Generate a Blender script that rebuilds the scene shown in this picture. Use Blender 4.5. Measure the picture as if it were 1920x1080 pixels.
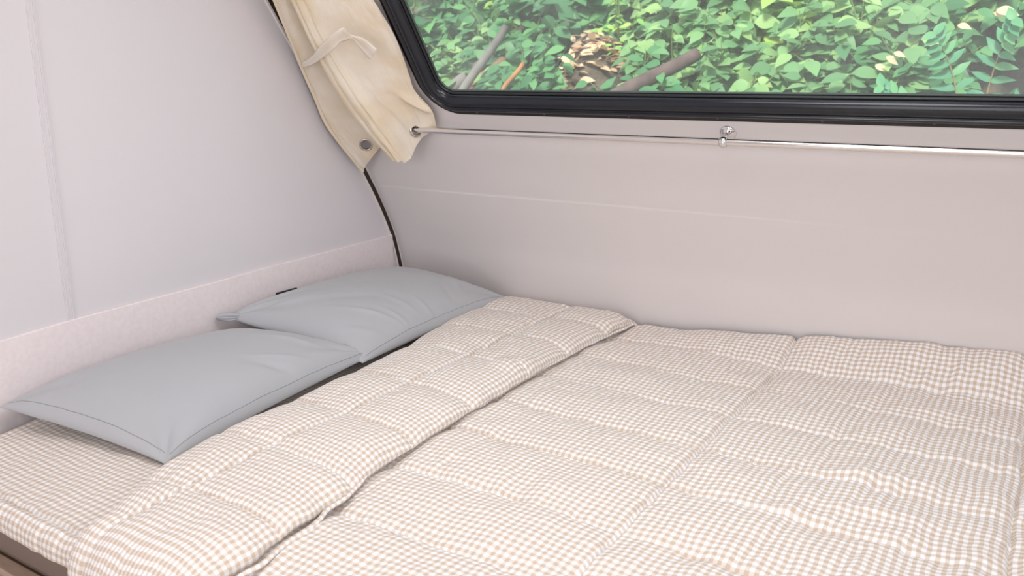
import bpy, math, random
import numpy as np

S = bpy.context.scene
for o in list(bpy.data.objects):
    bpy.data.objects.remove(o)

# ------------------------------------------------------------------ camera, world, lights, exposure
cam_d = bpy.data.cameras.new('camera')
cam_d.sensor_width = 36.0
cam_d.lens = 36.0 * 1584 / 1920
cam_d.clip_start = 0.02
cam = bpy.data.objects.new('camera', cam_d)
S.collection.objects.link(cam)
cam.location = (1.785, 0.0, 1.2)
cam.rotation_euler = (math.radians(90) - math.atan2(393, 1584), 0, math.radians(32.5))
cam_d.dof.use_dof = True
cam_d.dof.focus_distance = 1.85
cam_d.dof.aperture_fstop = 6.0
S.camera = cam

S.view_settings.view_transform = 'Standard'
S.view_settings.look = 'None'
S.view_settings.gamma = 1.0
S.view_settings.use_curve_mapping = False
S.view_settings.exposure = 0.055

world = bpy.data.worlds.new('sky')
S.world = world
world.use_nodes = True
wn = world.node_tree.nodes
wn['Background'].inputs['Color'].default_value = (0.86, 0.93, 1.0, 1)
wn['Background'].inputs['Strength'].default_value = 1.2

def lamp(name, kind, loc, energy, color, **kw):
    d = bpy.data.lights.new(name, kind)
    d.energy = energy
    d.color = color
    for k, v in kw.items():
        setattr(d, k, v)
    o = bpy.data.objects.new(name, d)
    S.collection.objects.link(o)
    o.location = loc
    return o

def aim(o, target):
    import mathutils
    d = mathutils.Vector(target) - o.location
    o.rotation_euler = d.to_track_quat('-Z', 'Y').to_euler()

sun = lamp('sun', 'SUN', (0, -4, 8), 5.0, (1.0, 0.96, 0.88), angle=math.radians(12))
aim(sun, (-0.8, 4.0, 1.0))
hatch = lamp('ceiling_lamp', 'AREA', (1.25, 0.80, 1.93), 9.2, (0.985, 0.975, 1.0), shape='RECTANGLE', size=0.7, size_y=0.6)
aim(hatch, (1.15, 0.95, 0))
side = lamp('side_window_daylight', 'AREA', (2.33, -0.2, 1.42), 10.0, (0.985, 0.975, 1.0), shape='RECTANGLE', size=0.9, size_y=0.7)
aim(side, (0, 1.0, 1.0))
door = lamp('doorway_daylight', 'AREA', (1.2, -2.05, 1.2), 14.5, (0.985, 0.97, 1.0), shape='RECTANGLE', size=1.3, size_y=1.4)
aim(door, (1.0, 2, 0.8))

# ------------------------------------------------------------------ helpers
def tag(o, label=None, cat=None, group=None, kind=None):
    if label: o['label'] = label
    if cat: o['category'] = cat
    if group: o['group'] = group
    if kind: o['kind'] = kind
    return o

def thing(name, label, cat, loc=(0, 0, 0), group=None):
    o = bpy.data.objects.new(name, None)
    o.empty_display_size = 0.05
    S.collection.objects.link(o)
    o.location = loc
    return tag(o, label, cat, group)

def mesh_obj(name, verts, faces, mat=None, parent=None, uv=None, smooth=True, loc=None):
    verts = np.asarray(verts, dtype=float)
    if parent is not None:
        off = np.array(parent_loc(parent))
    elif loc is not None:
        off = np.array(loc)
    else:
        off = np.zeros(3)
    me = bpy.data.meshes.new(name)
    me.from_pydata((verts - off).tolist(), [], faces if isinstance(faces, list) else faces.tolist())
    if uv is not None:
        lay = me.uv_layers.new(name='UVMap')
        li = np.empty(len(me.loops), dtype=np.int32)
        me.loops.foreach_get('vertex_index', li)
        lay.data.foreach_set('uv', np.asarray(uv, dtype=np.float32)[li].ravel())
    if smooth:
        me.polygons.foreach_set('use_smooth', [True] * len(me.polygons))
    me.update()
    o = bpy.data.objects.new(name, me)
    S.collection.objects.link(o)
    if mat: me.materials.append(mat)
    if parent is not None:
        o.parent = parent
    elif loc is not None:
        o.location = loc
    return o

def parent_loc(p):
    l = np.array(p.location)
    while p.parent is not None:
        p = p.parent
        l = l + np.array(p.location)
    return l

def grid_faces(n, m, close_u=False, close_v=False):
    i = np.arange(n if close_u else n - 1)
    j = np.arange(m if close_v else m - 1)
    I, J = np.meshgrid(i, j, indexing='ij')
    a = I * m + J
    b = ((I + 1) % n) * m + J
    c = ((I + 1) % n) * m + (J + 1) % m
    d = I * m + (J + 1) % m
    return np.stack([a, b, c, d], -1).reshape(-1, 4)

def grid(name, P, mat=None, parent=None, uv=None, flip=False, close_v=False, close_u=False, loc=None, keep=None, smooth=True):
    n, m = P.shape[:2]
    F = grid_faces(n, m, close_u, close_v)
    if keep is not None:
        F = F[keep(F)]
    if flip: F = F[:, ::-1]
    return mesh_obj(name, P.reshape(-1, 3), F, mat, parent, None if uv is None else uv.reshape(-1, 2), smooth, loc)

def boxes(name, bs, mat, parent=None, loc=None, bevel=0.0):
    V, F = [], []
    for lo, hi in bs:
        k = len(V)
        for z in (lo[2], hi[2]):
            V += [(lo[0], lo[1], z), (hi[0], lo[1], z), (hi[0], hi[1], z), (lo[0], hi[1], z)]
        F += [(k, k+3, k+2, k+1), (k+4, k+5, k+6, k+7), (k, k+1, k+5, k+4), (k+1, k+2, k+6, k+5), (k+2, k+3, k+7, k+6), (k+3, k, k+4, k+7)]
    o = mesh_obj(name, V, F, mat, parent, smooth=False, loc=loc)
    if bevel:
        b = o.modifiers.new('bevel', 'BEVEL'); b.width = bevel; b.segments = 3
    return o

def tube_pts(path, r, seg=12, closed=False, caps=True):
    path = np.asarray(path, dtype=float)
    n = len(path)
    r = np.broadcast_to(np.asarray(r, dtype=float), (n,))
    T = np.gradient(path, axis=0) if not closed else (np.roll(path, -1, 0) - np.roll(path, 1, 0))
    T /= np.linalg.norm(T, axis=1)[:, None] + 1e-12
    up = np.array([0, 0, 1.0]) if abs(T[0][2]) < 0.9 else np.array([1.0, 0, 0])
    V = []
    N = np.cross(T[0], up); N /= np.linalg.norm(N)
    for i in range(n):
        N = N - T[i] * (N @ T[i]); N /= np.linalg.norm(N) + 1e-12
        B = np.cross(T[i], N)
        a = np.arange(seg) * 2 * math.pi / seg
        V.append(path[i] + r[i] * (np.cos(a)[:, None] * N + np.sin(a)[:, None] * B))
    return np.array(V)

def tube(name, path, r, mat, parent=None, seg=12, closed=False, loc=None):
    V = tube_pts(path, r, seg, closed)
    n = len(V)
    F = grid_faces(n, seg, close_u=closed, close_v=True).tolist()
    V = V.reshape(-1, 3)
    if not closed:
        F.append(list(range(seg))[::-1]); F.append([(n-1)*seg + k for k in range(seg)])
    return mesh_obj(name, V, F, mat, parent, loc=loc)

def lathe(name, origin, axis, prof, mat, parent=None, seg=32, loc=None):
    """prof: list of (radius, height along axis)"""
    axis = np.asarray(axis, float); axis /= np.linalg.norm(axis)
    h = np.array([1.0, 0, 0]) if abs(axis[0]) < 0.9 else np.array([0, 0, 1.0])
    N = np.cross(axis, h); N /= np.linalg.norm(N); B = np.cross(axis, N)
    a = np.arange(seg) * 2 * math.pi / seg
    P = np.array([[np.asarray(origin) + axis * hh + r * (math.cos(t) * N + math.sin(t) * B) for t in a] for r, hh in prof])
    return grid(name, P, mat, parent, close_v=True, loc=loc)

def hash2(ix, iy, seed):
    h = (ix.astype(np.int64) * 374761393 + iy.astype(np.int64) * 668265263 + seed * 1442695041) & 0x7fffffff
    h = ((h ^ (h >> 13)) * 1274126177) & 0x7fffffff
    h = h ^ (h >> 16)
    return (h & 0xffff) / 65535.0

def vnoise(x, y, seed=0):
    x = np.asarray(x, float); y = np.asarray(y, float)
    ix = np.floor(x); iy = np.floor(y)
    fx = x - ix; fy = y - iy
    fx = fx**3 * (fx * (fx * 6 - 15) + 10); fy = fy**3 * (fy * (fy * 6 - 15) + 10)
    a = hash2(ix, iy, seed); b = hash2(ix + 1, iy, seed); c = hash2(ix, iy + 1, seed); d = hash2(ix + 1, iy + 1, seed)
    return (a * (1 - fx) + b * fx) * (1 - fy) + (c * (1 - fx) + d * fx) * fy * 1.0 - 0.5

def fbm(x, y, seed=0, oct=3):
    r = 0; a = 1.0
    for k in range(oct):
        r = r + a * vnoise(x * 2**k + 13.7 * k, y * 2**k + 7.1 * k, seed + k)
        a *= 0.5
    return r

def sstep(a, b, x):
    t = np.clip((x - a) / (b - a), 0, 1)
    return t * t * (3 - 2 * t)

def cr(P, t):
    """Catmull-Rom through P at parameters t (array)"""
    P = np.asarray(P, float); n = len(P)
    t = np.atleast_1d(t)
    i = np.clip(np.floor(t).astype(int), 0, n - 2); f = (t - i)
    sh = (-1,) + (1,) * (P.ndim - 1)
    f = f.reshape(sh)
    p0 = P[np.clip(i - 1, 0, n - 1)]; p1 = P[i]; p2 = P[i + 1]; p3 = P[np.clip(i + 2, 0, n - 1)]
    return .5 * ((2*p1) + (-p0 + p2) * f + (2*p0 - 5*p1 + 4*p2 - p3) * f*f + (-p0 + 3*p1 - 3*p2 + p3) * f**3)

# ------------------------------------------------------------------ materials
def mat_new(name):
    m = bpy.data.materials.new(name); m.use_nodes = True
    nt = m.node_tree
    return m, nt, nt.nodes['Principled BSDF']

def nn(nt, t, **kw):
    n = nt.nodes.new(t)
    for k, v in kw.items(): setattr(n, k, v)
    return n

def surf(name, col, rough=0.6, metal=0.0, var=0.0, vscale=6.0, bump=0.0, bscale=200.0, spec=0.5, bdist=0.001, sheen=0.0, col2=None, stretch=None):
    m, nt, b = mat_new(name)
    b.inputs['Base Color'].default_value = (*col, 1)
    b.inputs['Roughness'].default_value = rough
    b.inputs['Metallic'].default_value = metal
    b.inputs['Specular IOR Level'].default_value = spec
    if sheen:
        b.inputs['Sheen Weight'].default_value = sheen
    tc = nn(nt, 'ShaderNodeTexCoord')
    vec = tc.outputs['Object']
    if stretch:
        mp = nn(nt, 'ShaderNodeMapping'); mp.inputs['Scale'].default_value = stretch
        nt.links.new(vec, mp.inputs['Vector']); vec = mp.outputs['Vector']
    if var or col2:
        no = nn(nt, 'ShaderNodeTexNoise'); no.inputs['Scale'].default_value = vscale; no.inputs['Detail'].default_value = 4
        nt.links.new(vec, no.inputs['Vector'])
        mx = nn(nt, 'ShaderNodeMix', data_type='RGBA')
        c2 = col2 if col2 else tuple(max(0, c * (1 - var)) for c in col)
        mx.inputs['A'].default_value = (*col, 1); mx.inputs['B'].default_value = (*c2, 1)
        rr = nn(nt, 'ShaderNodeMapRange'); rr.inputs['From Min'].default_value = .35; rr.inputs['From Max'].default_value = .65
        nt.links.new(no.outputs['Fac'], rr.inputs['Value'])
        nt.links.new(rr.outputs['Result'], mx.inputs['Factor'])
        nt.links.new(mx.outputs['Result'], b.inputs['Base Color'])
    if bump:
        n2 = nn(nt, 'ShaderNodeTexNoise'); n2.inputs['Scale'].default_value = bscale; n2.inputs['Detail'].default_value = 3
        nt.links.new(vec, n2.inputs['Vector'])
        bp = nn(nt, 'ShaderNodeBump'); bp.inputs['Strength'].default_value = bump; bp.inputs['Distance'].default_value = bdist
        nt.links.new(n2.outputs['Fac'], bp.inputs['Height']); nt.links.new(bp.outputs['Normal'], b.inputs['Normal'])
    return m

def gingham(name, pitch=0.0131):
    m, nt, b = mat_new(name)
    b.inputs['Roughness'].default_value = 0.85
    b.inputs['Specular IOR Level'].default_value = 0.25
    b.inputs['Sheen Weight'].default_value = 0.15
    uv = nn(nt, 'ShaderNodeUVMap')
    no = nn(nt, 'ShaderNodeTexNoise'); no.inputs['Scale'].default_value = 14; no.inputs['Detail'].default_value = 2
    nt.links.new(uv.outputs['UV'], no.inputs['Vector'])
    sub = nn(nt, 'ShaderNodeVectorMath', operation='MULTIPLY_ADD')
    sub.inputs[1].default_value = (0.009, 0.009, 0); sub.inputs[2].default_value = (0, 0, 0)
    nt.links.new(no.outputs['Color'], sub.inputs[0])
    add = nn(nt, 'ShaderNodeVectorMath', operation='ADD')
    nt.links.new(uv.outputs['UV'], add.inputs[0]); nt.links.new(sub.outputs[0], add.inputs[1])
    no2 = nn(nt, 'ShaderNodeTexNoise'); no2.inputs['Scale'].default_value = 48; no2.inputs['Detail'].default_value = 1
    nt.links.new(uv.outputs['UV'], no2.inputs['Vector'])
    add2 = nn(nt, 'ShaderNodeVectorMath', operation='MULTIPLY_ADD'); add2.inputs[1].default_value = (.0035, .0035, 0)
    nt.links.new(no2.outputs['Color'], add2.inputs[0]); nt.links.new(add.outputs[0], add2.inputs[2])
    sep = nn(nt, 'ShaderNodeSeparateXYZ'); nt.links.new(add2.outputs[0], sep.inputs[0])
    last = None
    for ax in ('X', 'Y'):
        d = nn(nt, 'ShaderNodeMath', operation='DIVIDE'); d.inputs[1].default_value = pitch
        nt.links.new(sep.outputs[ax], d.inputs[0])
        pp = nn(nt, 'ShaderNodeMath', operation='PINGPONG'); pp.inputs[1].default_value = 0.5
        nt.links.new(d.outputs[0], pp.inputs[0])
        mr = nn(nt, 'ShaderNodeMapRange'); mr.inputs['From Min'].default_value = .225; mr.inputs['From Max'].default_value = .275
        nt.links.new(pp.outputs[0], mr.inputs['Value'])
        mx = nn(nt, 'ShaderNodeMix', data_type='RGBA')
        mx.inputs['A'].default_value = (1, 1, 1, 1); mx.inputs['B'].default_value = (.815, .735, .65, 1)
        nt.links.new(mr.outputs['Result'], mx.inputs['Factor'])
        if last is None: last = mx
        else:
            mu = nn(nt, 'ShaderNodeMix', data_type='RGBA', blend_type='MULTIPLY'); mu.inputs['Factor'].default_value = 1
            nt.links.new(last.outputs['Result'], mu.inputs['A']); nt.links.new(mx.outputs['Result'], mu.inputs['B'])
            mw = nn(nt, 'ShaderNodeMix', data_type='RGBA', blend_type='MULTIPLY'); mw.inputs['Factor'].default_value = 1
            mw.inputs['B'].default_value = (.91, .90, .91, 1)
            nt.links.new(mu.outputs['Result'], mw.inputs['A'])
            nt.links.new(mw.outputs['Result'], b.inputs['Base Color'])
    n2 = nn(nt, 'ShaderNodeTexNoise'); n2.inputs['Scale'].default_value = 900
    nt.links.new(uv.outputs['UV'], n2.inputs['Vector'])
    bp = nn(nt, 'ShaderNodeBump'); bp.inputs['Strength'].default_value = .15; bp.inputs['Distance'].default_value = .0006
    nt.links.new(n2.outputs['Fac'], bp.inputs['Height']); nt.links.new(bp.outputs['Normal'], b.inputs['Normal'])
    return m

M_wall_l = surf('painted_side_wall', (.72, .69, .712), .55, var=.02, vscale=2.5, bump=.12, bscale=160)
M_wall_b = surf('painted_end_wall', (.745, .70, .69), .5, var=.02, vscale=2.0, bump=.12, bscale=160)
M_ceil = surf('ceiling_paint', (.82, .80, .79), .6)
M_floor = surf('vinyl_floor', (.42, .32, .24), .4, var=.3, vscale=4, stretch=(1, 10, 1))
M_felt = surf('pinkish_felt_board', (.86, .775, .78), .95, var=.05, vscale=90, bump=.15, bscale=500, spec=.1)
M_white_edge = surf('white_plastic_edge', (.82, .76, .74), .4)
M_brown_gap = surf('dark_brown_strip', (.055, .035, .022), .8, var=.7, vscale=260, bump=.4, bscale=400)
M_black = surf('black_plastic', (.012, .012, .013), .35)
M_rubber = surf('black_rubber', (.010, .012, .018), .2, var=.3, vscale=40, bump=.06, bscale=300)  # black, with a bluish sky reflection put into the base colour
M_flange = surf('black_flange', (.012, .011, .011), .5)
M_screw = surf('screw_metal', (.10, .095, .09), .35, metal=.8)
M_chrome = surf('chrome', (.78, .77, .78), .07, metal=1.0)
M_steel = surf('polished_steel', (.80, .77, .75), .16, metal=1.0)
M_nickel = surf('nickel', (.62, .58, .53), .22, metal=1.0)
M_gingham = gingham('tan_gingham')
M_pillow = surf('grey_cotton', (.455, .463, .482), .75, bump=.10, bscale=900, sheen=.2, spec=.3, bdist=.0005)
M_pillow_seam = surf('grey_cotton_seam', (.33, .34, .36), .8)
M_mattress = surf('brown_mattress_ticking', (.235, .180, .150), .5, bump=.1, bscale=500)
M_wood = surf('oak_veneer', (.46, .30, .16), .5, var=.35, vscale=7, stretch=(2, 2, 40))
M_wood_lip = surf('oak_lip', (.50, .36, .28), .45, var=.15, vscale=9, stretch=(2, 20, 20))

def canvas(name, col):
    m, nt, b = mat_new(name)
    b.inputs['Roughness'].default_value = .9
    b.inputs['Specular IOR Level'].default_value = .15
    tc = nn(nt, 'ShaderNodeUVMap')
    no = nn(nt, 'ShaderNodeTexNoise'); no.inputs['Scale'].default_value = 9; no.inputs['Detail'].default_value = 3
    nt.links.new(tc.outputs['UV'], no.inputs['Vector'])
    mx = nn(nt, 'ShaderNodeMix', data_type='RGBA')
    mx.inputs['A'].default_value = (*col, 1); mx.inputs['B'].default_value = (col[0]*.90, col[1]*.82, col[2]*.70, 1)
    mr = nn(nt, 'ShaderNodeMapRange'); mr.inputs['From Min'].default_value = .4; mr.inputs['From Max'].default_value = .7
    nt.links.new(no.outputs['Fac'], mr.inputs['Value']); nt.links.new(mr.outputs['Result'], mx.inputs['Factor'])
    nt.links.new(mx.outputs['Result'], b.inputs['Base Color'])
    mp = nn(nt, 'ShaderNodeMapping'); mp.inputs['Scale'].default_value = (1, 1, 1)
    nt.links.new(tc.outputs['UV'], mp.inputs['Vector'])
    w1 = nn(nt, 'ShaderNodeTexWave', bands_direction='X'); w1.inputs['Scale'].default_value = 130
    w2 = nn(nt, 'ShaderNodeTexWave', bands_direction='Y'); w2.inputs['Scale'].default_value = 130
    nt.links.new(mp.outputs['Vector'], w1.inputs['Vector']); nt.links.new(mp.outputs['Vector'], w2.inputs['Vector'])
    ad = nn(nt, 'ShaderNodeMath', operation='ADD')
    nt.links.new(w1.outputs['Fac'], ad.inputs[0]); nt.links.new(w2.outputs['Fac'], ad.inputs[1])
    bp = nn(nt, 'ShaderNodeBump'); bp.inputs['Strength'].default_value = .25; bp.inputs['Distance'].default_value = .0006
    nt.links.new(ad.outputs[0], bp.inputs['Height']); nt.links.new(bp.outputs['Normal'], b.inputs['Normal'])
    # thin cloth lets some light through
    tr = nn(nt, 'ShaderNodeBsdfTranslucent'); nt.links.new(mx.outputs['Result'], tr.inputs['Color'])
    ms = nn(nt, 'ShaderNodeMixShader'); ms.inputs[0].default_value = .05
    out = nt.nodes['Material Output']
    nt.links.new(b.outputs[0], ms.inputs[1]); nt.links.new(tr.outputs[0], ms.inputs[2]); nt.links.new(ms.outputs[0], out.inputs[0])
    return m
M_canvas = canvas('cream_canvas', (.86, .775, .66))
M_canvas_hem = canvas('cream_canvas_hem', (.85, .76, .62))
M_strap = canvas('cream_strap_cloth', (.90, .83, .74))

def glass_mat():
    m, nt, b = mat_new('dusty_window_pane')
    out = nt.nodes['Material Output']
    tr = nn(nt, 'ShaderNodeBsdfTransparent'); tr.inputs['Color'].default_value = (.94, 1.0, .96, 1)
    gl = nn(nt, 'ShaderNodeBsdfGlossy'); gl.inputs['Roughness'].default_value = .03
    fr = nn(nt, 'ShaderNodeFresnel'); fr.inputs['IOR'].default_value = 1.35
    m1 = nn(nt, 'ShaderNodeMixShader')
    nt.links.new(fr.outputs[0], m1.inputs[0]); nt.links.new(tr.outputs[0], m1.inputs[1]); nt.links.new(gl.outputs[0], m1.inputs[2])
    # a film of dust with blotches, faint streaks and specks
    dif = nn(nt, 'ShaderNodeBsdfDiffuse'); dif.inputs['Color'].default_value = (.80, .80, .78, 1)
    trl = nn(nt, 'ShaderNodeBsdfTranslucent'); trl.inputs['Color'].default_value = (.85, .88, .84, 1)
    dm = nn(nt, 'ShaderNodeMixShader'); dm.inputs[0].default_value = .5
    nt.links.new(dif.outputs[0], dm.inputs[1]); nt.links.new(trl.outputs[0], dm.inputs[2])
    tc = nn(nt, 'ShaderNodeTexCoord')
    no = nn(nt, 'ShaderNodeTexNoise'); no.inputs['Scale'].default_value = 3.5; no.inputs['Detail'].default_value = 5
    nt.links.new(tc.outputs['Object'], no.inputs['Vector'])
    mr = nn(nt, 'ShaderNodeMapRange'); mr.inputs['From Min'].default_value = .35; mr.inputs['From Max'].default_value = .7
    mr.inputs['To Min'].default_value = .12; mr.inputs['To Max'].default_value = .27
    nt.links.new(no.outputs['Fac'], mr.inputs['Value'])
    vo = nn(nt, 'ShaderNodeTexVoronoi'); vo.inputs['Scale'].default_value = 26; vo.inputs['Randomness'].default_value = 1
    nt.links.new(tc.outputs['Object'], vo.inputs['Vector'])
    # each speck has its own size, most cells none
    sc = nn(nt, 'ShaderNodeSeparateColor'); nt.links.new(vo.outputs['Color'], sc.inputs[0])
    th = nn(nt, 'ShaderNodeMapRange'); th.inputs['From Min'].default_value = .55; th.inputs['From Max'].default_value = 1.0
    th.inputs['To Min'].default_value = .0; th.inputs['To Max'].default_value = .075
    nt.links.new(sc.outputs[0], th.inputs['Value'])
    lt = nn(nt, 'ShaderNodeMath', operation='LESS_THAN')
    nt.links.new(vo.outputs['Distance'], lt.inputs[0]); nt.links.new(th.outputs['Result'], lt.inputs[1])
    sp = nn(nt, 'ShaderNodeMath', operation='MULTIPLY'); sp.inputs[1].default_value = .45
    nt.links.new(lt.outputs[0], sp.inputs[0])
    sm = nn(nt, 'ShaderNodeMath', operation='ADD', use_clamp=True)
    nt.links.new(mr.outputs['Result'], sm.inputs[0]); nt.links.new(sp.outputs[0], sm.inputs[1])
    m2 = nn(nt, 'ShaderNodeMixShader')
    nt.links.new(sm.outputs[0], m2.inputs[0]); nt.links.new(m1.outputs[0], m2.inputs[1]); nt.links.new(dm.outputs[0], m2.inputs[2])
    nt.links.new(m2.outputs[0], out.inputs[0])
    return m
M_glass = glass_mat()

def leaf_mat(name, c1, c2, c3):
    m, nt, b = mat_new(name)
    b.inputs['Roughness'].default_value = .45
    b.inputs['Specular IOR Level'].default_value = .35
    g = nn(nt, 'ShaderNodeNewGeometry')
    cr_ = nn(nt, 'ShaderNodeValToRGB')
    e = cr_.color_ramp.elements
    e[0].color = (*c1, 1); e[1].color = (*c3, 1); k = e.new(.55); k.color = (*c2, 1)
    nt.links.new(g.outputs['Random Per Island'], cr_.inputs[0])
    nt.links.new(cr_.outputs[0], b.inputs['Base Color'])
    tr = nn(nt, 'ShaderNodeBsdfTranslucent'); nt.links.new(cr_.outputs[0], tr.inputs['Color'])
    ms = nn(nt, 'ShaderNodeMixShader'); ms.inputs[0].default_value = .3
    out = nt.nodes['Material Output']
    nt.links.new(b.outputs[0], ms.inputs[1]); nt.links.new(tr.outputs[0], ms.inputs[2]); nt.links.new(ms.outputs[0], out.inputs[0])
    return m
M_leaf = leaf_mat('broad_leaf', (.12, .28, .13), (.22, .43, .18), (.39, .58, .22))
M_leaf_d = leaf_mat('deep_green_leaf', (.06, .20, .09), (.11, .31, .13), (.19, .43, .16))
M_leaf_y = leaf_mat('yellow_green_leaf', (.20, .48, .12), (.36, .60, .14), (.50, .66, .15))
M_fern = leaf_mat('blue_green_leaflet', (.08, .30, .17), (.12, .38, .20), (.18, .46, .20))
M_dry = leaf_mat('dry_leaf', (.62, .38, .25), (.85, .62, .44), (.95, .80, .56))  # tones paled to paint in the sun dapple on the litter
M_stem = surf('green_stem', (.16, .20, .06), .6)
M_stem_b = surf('tan_stem', (.36, .28, .12), .6)
M_soil = surf('leafy_soil', (.075, .062, .05), .95, col2=(.16, .12, .09), vscale=16, bump=.8, bscale=40, bdist=.02)
M_pole_g = surf('weathered_grey_wood', (.24, .21, .20), .8, var=.4, vscale=9)
M_pole_r = surf('reddish_brown_wood', (.36, .17, .12), .75, var=.4, vscale=9)
M_pole_o = surf('orange_brown_wood', (.50, .22, .08), .75, var=.3, vscale=12)
M_pole_d = surf('dark_bark', (.15, .10, .095), .9, var=.4, vscale=14)

# ------------------------------------------------------------------ room shell
PY = np.array([2.165, 2.14, 2.116, 2.089, 2.053, 2.006, 1.952, 1.868, 1.796, 1.7, 1.6, 1.386, 1.22])
PZ = np.array([-0.02, .5, .611, .704, .779, .862, .945, 1.066, 1.167, 1.303, 1.4455, 1.75, 1.986])
_zf = np.linspace(PZ[0], PZ[-1], 600)
_yf = np.interp(_zf, PZ, PY)
_k = np.exp(-0.5 * (np.arange(-12, 13) / 5.0) ** 2); _k /= _k.sum()
_yf = np.convolve(np.pad(_yf, 12, mode='edge'), _k, mode='valid')
_yf[_zf > .97] = 1.952 - .7028 * (_zf[_zf > .97] - .945)
def wall_y(z):
    return np.interp(z, _zf, _yf)
SL = np.array([0, -.7028, 1.0]); SL /= np.linalg.norm(SL)          # up the sloping end wall
NI = np.array([0, -1.0, -.7028]); NI /= np.linalg.norm(NI)         # out of it, into the room
W0 = np.array([0, 1.952 - .7028 * (1.112 - .945), 1.112])
def on_slope(x, s, n=0.0):
    return np.array([x, 0, 0]) + W0 + SL * s + NI * n

WX0, WX1, WS1, WR = .362, 2.22, .70, .105                          # outer edge of the window frame
# end wall, with the opening for the window
xs = np.unique(np.concatenate([np.linspace(-.05, 2.4, 40), [WX0 + .045, WX1 - .045]]))
zlo = 1.112 + SL[2] * .045; zhi = 1.112 + SL[2] * (WS1 - .045)
zs = np.unique(np.concatenate([np.linspace(0, 1.96, 130), np.linspace(.862, .892, 21), [zlo, zhi]]))
Xg, Zg = np.meshgrid(xs, zs, indexing='ij')
# the cloth covering shows a faint welt along the bend
welt = (.0011 + .0007 * np.sin(Xg * 2.3 + .6)) * sstep(.8800, .8720, Zg + .0012 * np.sin(Xg * 5)) * sstep(.55, .87, Zg)
Pw = np.stack([Xg, wall_y(Zg) - welt, Zg], -1)
def keep_wall(F):
    c = Pw.reshape(-1, 3)[F].mean(1)
    return ~((c[:, 0] > WX0 + .045) & (c[:, 0] < WX1 - .045) & (c[:, 2] > zlo) & (c[:, 2] < zhi))
wb = grid('wall_back', Pw, M_wall_b, keep=keep_wall, flip=False)
sol = wb.modifiers.new('thick', 'SOLIDIFY'); sol.thickness = .03; sol.offset = -1
tag(wb, kind='structure')

# side wall, ends on the profile of the end wall
def side_wall(name, x0, x1, mat):
    pr = [(wall_y(z) + .0, z) for z in np.linspace(0, 1.96, 60)]
    poly = [(-2.1, 0)] + pr + [(-2.1, 1.96)]
    n = len(poly)
    V = [(x0, y, z) for y, z in poly] + [(x1, y, z) for y, z in poly]
    F = [list(range(n))[::-1], list(range(n, 2 * n))] + [[i, (i+1) % n, n + (i+1) % n, n + i] for i in range(n)]
    return tag(mesh_obj(name, V, F, mat, smooth=False), kind='structure')
side_wall('wall_left', -.03, 0, M_wall_l)
def right_wall():
    bs = [((2.36, -2.1, 0), (2.39, -.7, 1.96)), ((2.36, .3, 0), (2.39, 1.25, 1.96)),
          ((2.36, -.7, 0), (2.39, .3, 1.0)), ((2.36, -.7, 1.8), (2.39, .3, 1.96)), ((2.36, 1.25, 0), (2.39, 2.1, .55)), ((2.36, 1.25, .55), (2.39, 1.75, 1.1)), ((2.36, 1.25, 1.1), (2.39, 1.5, 1.4))]
    tag(boxes('wall_right', bs, M_wall_l), kind='structure')
right_wall()
tag(boxes('wall_front', [((-.03, -2.13, 0), (.5, -2.1, 1.96)), ((1.9, -2.13, 0), (2.39, -2.1, 1.96)), ((.5, -2.13, 1.9), (1.9, -2.1, 1.96))], M_wall_l), kind='structure')
tag(boxes('ceiling', [((-.03, -2.13, 1.96), (2.39, 1.25, 1.99))], M_ceil), kind='structure')
tag(boxes('floor', [((-.03, -2.13, -.03), (2.39, 2.18, 0))], M_floor), kind='structure')

# felt board along the foot of the side wall
n = 60
yy = np.linspace(-.3, 2.068, n)
zt = .650 + .0285 * (yy + .3) / 1.1 * 1.0
zt = np.interp(yy, [-.3, .83, 1.0, 1.35, 1.6, 2.07], [.655, .676, .685, .692, .700, .709]) + .0012 * vnoise(yy * 14, yy * 0, 5)
V, F = [], []
for i in range(n):
    V += [(0.0, yy[i], .30), (.008, yy[i], .30), (.008, yy[i], zt[i] - .002), (.006, yy[i], zt[i]), (0.0, yy[i], zt[i])]
for i in range(n - 1):
    for k in range(5):
        a = i * 5 + k; b = i * 5 + (k + 1) % 5
        F.append([a, b, b + 5, a + 5])
F += [[0, 1, 2, 3, 4][::-1], [(n-1)*5 + k for k in range(5)]]
tag(mesh_obj('baseboard_left', V, F, M_felt, smooth=False), kind='structure')

# joint strip down the side wall
jb = [((0, .980, .30), (.0028, .9965, 1.95))]
jo = boxes('trim_1', jb + [((0, .9815, .30), (.0052, .9840, 1.95)), ((0, .9925, .30), (.0052, .9950, 1.95))], M_wall_l)
tag(jo, kind='structure')

# dark gap strip with white edging, up the corner
def profile_strip(name, y_off0, y_off1, x1, mat, z0=.52, z1=1.93):
    zz = np.linspace(z0, z1, 160)
    P = []
    for z in zz:
        y = wall_y(z); 
        dy = (wall_y(z + .01) - wall_y(z - .01)) / .02
        nrm = np.array([-1.0, dy]) / math.hypot(1, dy)       # (y,z) pointing into the room
        a = np.array([y, z]) + nrm * y_off0; b = np.array([y, z]) + nrm * y_off1
        P.append([(0.0, a[0], a[1]), (x1, a[0], a[1]), (x1, b[0], b[1]), (0.0, b[0], b[1])])
    return tag(grid(name, np.array(P), mat, close_v=True, smooth=False), kind='structure')
profile_strip('trim_2', .0195, .0255, .006, M_white_edge)
profile_strip('trim_3', .0020, .0198, .004, M_brown_gap)
profile_strip('trim_4', -.001, .0023, .007, M_white_edge)

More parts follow.
